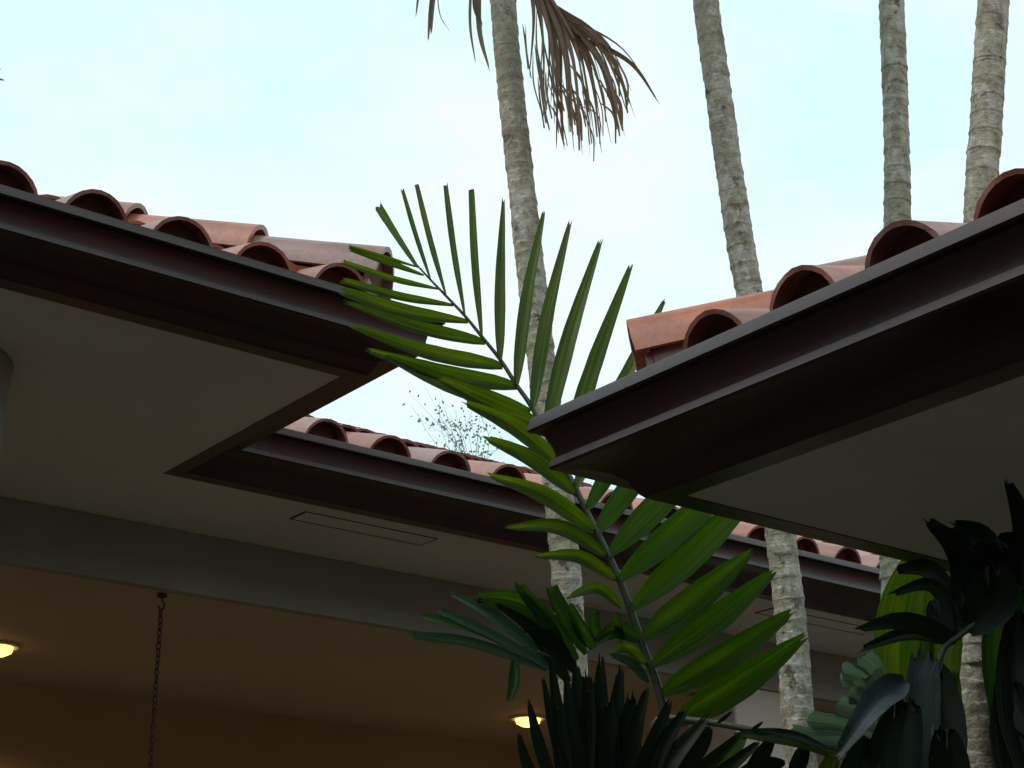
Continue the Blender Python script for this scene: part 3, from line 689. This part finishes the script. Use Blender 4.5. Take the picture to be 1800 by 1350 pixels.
# ------------------------------------------------------------------ broad-leaved plants on the right
def shrub(name, px, py, R, label, cat):
    b = at(px, py, R); b.z = 0
    return empty(name, b, label, cat), b
sp_, sb = shrub('fishtail_palm', 1690, 1400, 3.55, 'dark silhouetted plant with jagged-tipped leaves under the right pavilion soffit', 'plant')
RP = 3.55
stem_px('stem', sp_, [(1640, 1900), (1650, 1500), (1640, 1250), (1655, 1150), (1690, 1115), (1800, 1030), (1900, 950)], RP, 18, 8, M_STEM)
b2_ = (1682, 1125)
for a, b, mid, wd, kd, m_ in [
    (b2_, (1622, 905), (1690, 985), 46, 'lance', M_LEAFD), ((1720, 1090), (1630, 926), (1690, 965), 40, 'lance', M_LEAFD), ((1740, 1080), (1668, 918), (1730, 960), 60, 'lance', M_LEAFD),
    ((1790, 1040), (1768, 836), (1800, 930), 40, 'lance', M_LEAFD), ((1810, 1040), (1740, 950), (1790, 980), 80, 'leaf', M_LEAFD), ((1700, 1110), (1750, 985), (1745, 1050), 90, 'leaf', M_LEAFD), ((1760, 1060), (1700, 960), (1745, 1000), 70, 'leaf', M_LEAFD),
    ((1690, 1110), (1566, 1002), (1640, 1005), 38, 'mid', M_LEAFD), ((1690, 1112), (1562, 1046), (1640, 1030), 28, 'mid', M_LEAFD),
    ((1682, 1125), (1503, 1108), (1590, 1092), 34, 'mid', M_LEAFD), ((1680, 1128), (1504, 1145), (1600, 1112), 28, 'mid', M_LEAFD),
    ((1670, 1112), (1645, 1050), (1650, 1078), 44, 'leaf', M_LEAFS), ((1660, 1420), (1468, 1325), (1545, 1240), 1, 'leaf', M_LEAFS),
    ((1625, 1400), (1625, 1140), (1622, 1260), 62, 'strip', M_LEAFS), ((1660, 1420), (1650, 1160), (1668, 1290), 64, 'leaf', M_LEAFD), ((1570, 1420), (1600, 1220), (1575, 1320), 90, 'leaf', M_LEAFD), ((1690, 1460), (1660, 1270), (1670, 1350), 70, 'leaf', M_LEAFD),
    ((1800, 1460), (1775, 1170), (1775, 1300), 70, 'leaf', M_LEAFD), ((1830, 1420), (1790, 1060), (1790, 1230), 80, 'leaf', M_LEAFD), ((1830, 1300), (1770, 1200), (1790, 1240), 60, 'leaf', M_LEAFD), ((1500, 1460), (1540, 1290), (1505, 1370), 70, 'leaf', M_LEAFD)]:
    if wd == 1: continue
    leaf_px('leaf', sp_, [a, mid, b], [RP, RP + random.uniform(-.1, .08)], wd, m_, kd, fold=.3, jag=.9, roll=random.uniform(-.3, .3))
leaf_px('leaf', sp_, [(1592, 1196), (1540, 1232), (1468, 1332)], [RP - .05, RP - .12], 52, M_LEAFS, 'mid', fold=.5, jag=.5, roll=.1)

sg, _ = shrub('banana_leaf_plant', 1600, 1450, 5.0, 'broad bright green leaves standing behind the dark plant, between palm trunks', 'plant')
stem_px('stem', sg, [(1600, 2000), (1600, 1600), (1598, 1330)], 5.0, 26, 14, M_STEM)
for a, b, mid, wd in [((1590, 1340), (1622, 960), (1588, 1120), 108), ((1620, 1400), (1668, 975), (1655, 1180), 66), ((1640, 1420), (1680, 1180), (1668, 1290), 40), ((1800, 1400), (1800, 1020), (1770, 1150), 90), ((1810, 1400), (1760, 1180), (1770, 1260), 40)]:
    leaf_px('leaf', sg, [a, mid, b], [5.0, 4.95], wd, M_LEAF if a[0] < 1700 else M_LEAFM, 'leaf', fold=.25, jag=.2, roll=random.uniform(-.2, .2), cross=9)
sw, _ = shrub('pale_rosette_plant', 1500, 1450, 4.75, 'pale mint-green rosette leaves with blunt tips beside the spotted palm trunk', 'plant')
stem_px('stem', sw, [(1560, 2100), (1555, 1600), (1545, 1300)], 4.75, 30, 22, M_STEM)
for a, b, mid, wd in [((1560, 1240), (1476, 1182), (1515, 1195), 44), ((1560, 1215), (1512, 1152), (1540, 1175), 42), ((1560, 1290), (1470, 1238), (1505, 1250), 42), ((1540, 1300), (1420, 1270), (1480, 1278), 44), ((1500, 1310), (1385, 1290), (1440, 1296), 36), ((1570, 1270), (1490, 1215), (1530, 1230), 40), ((1570, 1300), (1530, 1180), (1548, 1230), 40)]:
    leaf_px('leaf', sw, [a, mid, b], [4.75, 4.66], wd, M_LEAFP, 'wide_tip', fold=.5, jag=.3, roll=random.uniform(-.25, .25))

# ------------------------------------------------------------------ tall palms
def trunk(parent, px, R, wpx, seed, up, top_extra):
    pts = [at(x, y, R) for x, y in px]
    d = (pts[0] - pts[1]).normalized()
    pts = [pts[0] + d * top_extra] + pts
    lo = pts[-1]; d2 = (pts[-1] - pts[-2]).normalized()
    pts.append(Vector((lo.x + d2.x * .3, lo.y + d2.y * .3, 0)))
    pts.reverse()
    tot = sum((pts[i + 1] - pts[i]).length for i in range(len(pts) - 1)); n = int(tot / .0125)
    c = spline(pts, n)
    rr = met(wpx, at(*px[len(px) // 2], R)) / 2
    off = seed * 13.7
    rads = []
    for i in range(n):
        zz = c[i].z
        step = ((zz / .074 + .5 * noise.noise(Vector((zz * 3, off, 0)))) % 1)
        rads.append(rr * (1.0 + .05 * noise.noise(Vector((zz * 1.7, off, 1))) + .06 * (1 - step) ** 3 + (.05 * max(0, 1.2 - zz))) * (1.06 - .02 * zz))
    def jt(i, k, an, ln):
        q_ = Vector((math.cos(an) * 1.3, math.sin(an) * 1.3, ln * 9 + off))
        return 1 + .05 * noise.noise(q_) + .045 * noise.noise(q_ * 3.1) + .035 * noise.noise(Vector((math.cos(an) * 4, math.sin(an) * 4, ln * 55 + off)))
    v, f, uv = tube_vf(c, rads, 26, jt)
    obj('trunk', v, f, M_BARK, parent, (c[0].x, c[0].y, 0), True, uv)
    return c[-1], d
def crown(parent, p, d, n, ln, seed):
    rnd = random.Random(seed)
    v, f, uv = tube_vf([p - d * .02, p + d * .25, p + d * .6, p + d * .85], [.062, .075, .06, .03], 14); obj('crownshaft', v, f, M_STEM, parent, p, True, uv)
    top = p + d * .8
    for i in range(n):
        a = 2 * math.pi * (i + rnd.uniform(-.2, .2)) / n; el = rnd.uniform(.55, 1.15)
        h = Vector((math.cos(a), math.sin(a), 0)); L_ = ln * rnd.uniform(.85, 1.1)
        c = [top + h * (L_ * math.cos(el) * t) + Vector((0, 0, 1)) * (L_ * math.sin(el) * t - .28 * L_ * t * t) for t in [j / 11 for j in range(12)]]
        vs, fs, uvs = tube_vf(c, [.014 - .011 * j / 11 for j in range(12)], 5)
        cs = spline(c, 26)
        for j in range(4, 26):
            ax = (cs[min(j + 1, 25)] - cs[j - 1]).normalized(); sd_ = ax.cross(Vector((0, 0, 1))).normalized()
            for sgn in (-1, 1):
                l_ = .5 * math.sin(math.pi * (.18 + .72 * j / 25)) + .08
                tip = cs[j] + sd_ * sgn * l_ * .8 + ax * l_ * .5 + Vector((0, 0, .12 - .25 * l_))
                lv, lf, lu = leaf_vf([cs[j], (cs[j] + tip) / 2 + Vector((0, 0, .04)), tip], .045, Vector((0, 0, 1)), 'mid', seed=i * 100 + j, n=5, cross=3)
                b_ = len(vs); vs += lv; fs += [tuple(b_ + q2 for q2 in g_) for g_ in lf]; uvs += lu
        obj('frond', vs, fs, M_LEAF, parent, top, True, uvs)
PALMS = [
    ([(884, 0), (897, 150), (918, 340), (940, 540), (962, 720), (985, 900), (1000, 1080), (1012, 1350)], 5.78, 51, 'ringed grey palm trunk with dead brown frond hanging from its top, behind the green frond', .35),
    ([(1240, 0), (1268, 200), (1297, 400), (1318, 520), (1348, 740), (1371, 930), (1390, 1100), (1405, 1300)], 5.72, 51, 'leaning grey palm trunk rising behind the pavilion roof, second trunk from the left', 1.6),
    ([(1567, 0), (1573, 150), (1577, 300), (1577, 400), (1575, 700), (1572, 960), (1578, 1100), (1585, 1350)], 5.95, 50, 'straight slender palm trunk, third from the left, beside the thicker trunk at the right edge', 1.9),
    ([(1746, 0), (1738, 130), (1732, 240), (1725, 340), (1714, 700), (1708, 1000), (1714, 1150), (1722, 1350)], 5.3, 61, 'thickest palm trunk, blotched with lichen, at the right edge', 2.2)]
for i, (px, R, wpx, lab, ext) in enumerate(PALMS):
    b = at(px[-1][0], px[-1][1], R); b.z = 0
    t_ = empty('tall_palm', b, lab, 'palm', 'tall slender palms beside the pavilion')
    p, d = trunk(t_, px, R, wpx, i + 1, None, ext)
    crown(t_, p, d, 9, 1.9, i + 5)
    if i == 0:
        # dead fronds hanging from the top of this palm
        R1 = R
        fd = stem_px('dead_frond', t_, [(892, -95), (925, -70), (955, -25), (985, 25), (1010, 70)], [R1, R1 - .1, R1 - .16, R1 - .2, R1 - .22], 11, 4, M_DSTEM)
        rnd = random.Random(3)
        tips = [(955, 228), (975, 232), (978, 268), (992, 268), (1008, 262), (1010, 272), (1024, 275), (1038, 285), (1058, 273), (1076, 258), (1094, 245), (1102, 248), (1096, 238), (1112, 192), (1120, 215), (1113, 165), (1160, 183), (1150, 168), (948, 170), (968, 190), (1060, 240), (1040, 225), (985, 225), (1000, 240), (1085, 225), (1070, 210), (1105, 205), (930, 140), (1020, 250), (1048, 262), (1030, 205), (1090, 190), (960, 205), (1000, 205), (1050, 190)]
        for j, (tx, ty) in enumerate(tips):
            f_ = min(1, max(0, (tx - 930) / 230)); s_ = min(1, .15 + .75 * f_ + rnd.uniform(-.12, .12))
            bx_ = 915 + 95 * s_; by_ = -60 + 120 * s_ ** 1.2
            mx_ = bx_ + (tx - bx_) * .52 + (10 + 8 * f_); my_ = by_ + (ty - by_) * .42 - 4
            leaf_px('dry_leaflet', fd, [(bx_, by_), (mx_, my_), (tx, ty)], [R1 - .1 - .1 * s_, R1 - .15 + rnd.uniform(-.15, .1)], rnd.uniform(4, 12.5), M_DEAD, 'taper', roll=rnd.uniform(-.9, .9), fold=.7, jag=2.0, twist=rnd.uniform(-1.2, 1.2))
        for j in range(60):   # frayed fibres
            tx, ty = tips[j % len(tips)]; s_ = rnd.uniform(.3, .9)
            if tx > 1106: continue
            tx += rnd.uniform(-14, 10); ty -= rnd.uniform(0, 40)
            leaf_px('dry_leaflet', fd, [(tx - rnd.uniform(25, 60) * (.2 + (tx - 930) / 230), ty - rnd.uniform(70, 120)), (tx - rnd.uniform(2, 14), ty - 50), (tx, ty)], R1 - .15 + rnd.uniform(-.1, .1), rnd.uniform(2, 4), M_DEAD, 'strip', fold=.5, jag=1.0)
        fe = stem_px('dead_frond', t_, [(888, -90), (860, -110), (820, -90), (770, -60)], [R1, R1 + .05, R1 + .1, R1 + .12], 10, 3, M_DSTEM)
        for a, b_, mid, wd in [((846, -100), (862, 128), (842, 40), 10), ((834, -95), (836, 112), (826, 30), 5), ((850, -100), (848, 50), (836, 0), 12), ((765, -60), (752, 76), (756, 20), 7), ((770, -60), (758, 62), (760, 10), 8), ((742, -60), (731, 30), (736, -10), 5), ((768, -60), (792, 58), (772, 20), 2), ((838, -60), (846, 40), (832, 0), 4)]:
            leaf_px('dry_leaflet', fe, [a, mid, b_], R1 + .08, wd, M_DEAD, 'lance', fold=.5, jag=1.5, twist=rnd.uniform(-.8, .8))

# leaf tips reaching in at the left edge: a palm standing behind the left wing
tp = at(-150, 400, 11.0); tp.z = 0
tl = empty('garden_palm', tp, 'palm behind the left roof, only two leaf tips showing at the left edge', 'palm')
st = [Vector((tp.x, tp.y, z)) for z in (0, 2, 4, 6)] + [at(-330, 60, 11.0)]
v, f, uv = tube_vf(spline(st, 60), [.09] * 60, 12); obj('trunk', v, f, M_BARK, tl, tp, True, uv)
ff = stem_px('frond', tl, [(-330, 60), (-260, 40), (-160, 60), (-90, 90)], 11.0, 9, 3, M_STEM)
for k in range(14):
    s_ = k / 13; bx_, by_ = -300 + 210 * s_, 48 + 40 * s_
    leaf_px('leaflet', ff, [(bx_, by_), (bx_ + 45 * s_, by_ + 30), (bx_ + 70 * s_ + 10, by_ + 70 - 20 * s_)], 11.0, 8, M_LEAF, 'mid')
leaf_px('leaflet', ff, [(-90, 90), (-50, 128), (8, 141)], 11.0, 9, M_LEAF, 'mid', jag=.3)
leaf_px('leaflet', ff, [(-92, 88), (-50, 112), (3, 122)], 11.0, 4, M_LEAF, 'mid', jag=.3)

# far tree: thin twigs and small leaves above the rear roof
RT = 24
tb = at(830, 900, RT); tb.z = 0
ft = empty('distant_tree', tb, 'sparse small-leaved tree far behind the rear tiled roof, only its twig tips showing', 'tree')
rnd = random.Random(11)
twv, twf, lv_, lf_, lu_ = [], [], [], [], []
top0 = at(840, 900, RT)
v, f, uv = tube_vf(spline([tb, tb + Vector((.1, 0, 3)), top0], 20), [.16 - .1 * i / 19 for i in range(20)], 10); obj('trunk', v, f, M_TWIG, ft, tb, True, uv)
ends = [(718, 690), (722, 712), (745, 675), (768, 672), (735, 735), (752, 742), (760, 765), (772, 700), (770, 720), (790, 725), (800, 720), (812, 712), (825, 700), (838, 698), (845, 720), (835, 735), (818, 745), (800, 760), (850, 745), (860, 770), (842, 785), (825, 775), (785, 745), (765, 735), (880, 790), (900, 770), (830, 755), (815, 730), (870, 740)]
for (ex_, ey_) in ends:
    b0 = top0 + (at(830, 830, RT) - top0) * rnd.random(); e1 = at(ex_, ey_, RT + rnd.uniform(-1.5, 1.5))
    mid = (b0 + e1) / 2 + Vector((rnd.uniform(-.2, .2), rnd.uniform(-.2, .2), rnd.uniform(-.1, .25)))
    c = spline([b0, mid, e1], 12)
    v, f, _ = tube_vf(c, [.004 * (1 - j / 12) + .0015 for j in range(12)], 4); b_ = len(twv); twv += v; twf += [tuple(b_ + q2 for q2 in g_) for g_ in f]
    for k in range(8):
        p = c[rnd.randrange(5, 12)] + Vector((rnd.gauss(0, .06), rnd.gauss(0, .06), rnd.gauss(0, .06)))
        dr = Vector((rnd.gauss(0, 1), rnd.gauss(0, 1), rnd.gauss(-.2, .8))).normalized() * rnd.uniform(.04, .08)
        v, f, u_ = leaf_vf([p, p + dr * .5, p + dr], .034, Vector((rnd.gauss(0, 1), rnd.gauss(0, 1), rnd.gauss(0, 1))).normalized(), 'leaf', n=4, cross=3, seed=k)
        b_ = len(lv_); lv_ += v; lf_ += [tuple(b_ + q2 for q2 in g_) for g_ in f]; lu_ += u_
obj('branches', twv, twf, M_TWIG, ft, top0, True)
cr_ = obj('crown', lv_, lf_, M_FAR, ft, top0, True, lu_); cr_['kind'] = 'stuff'
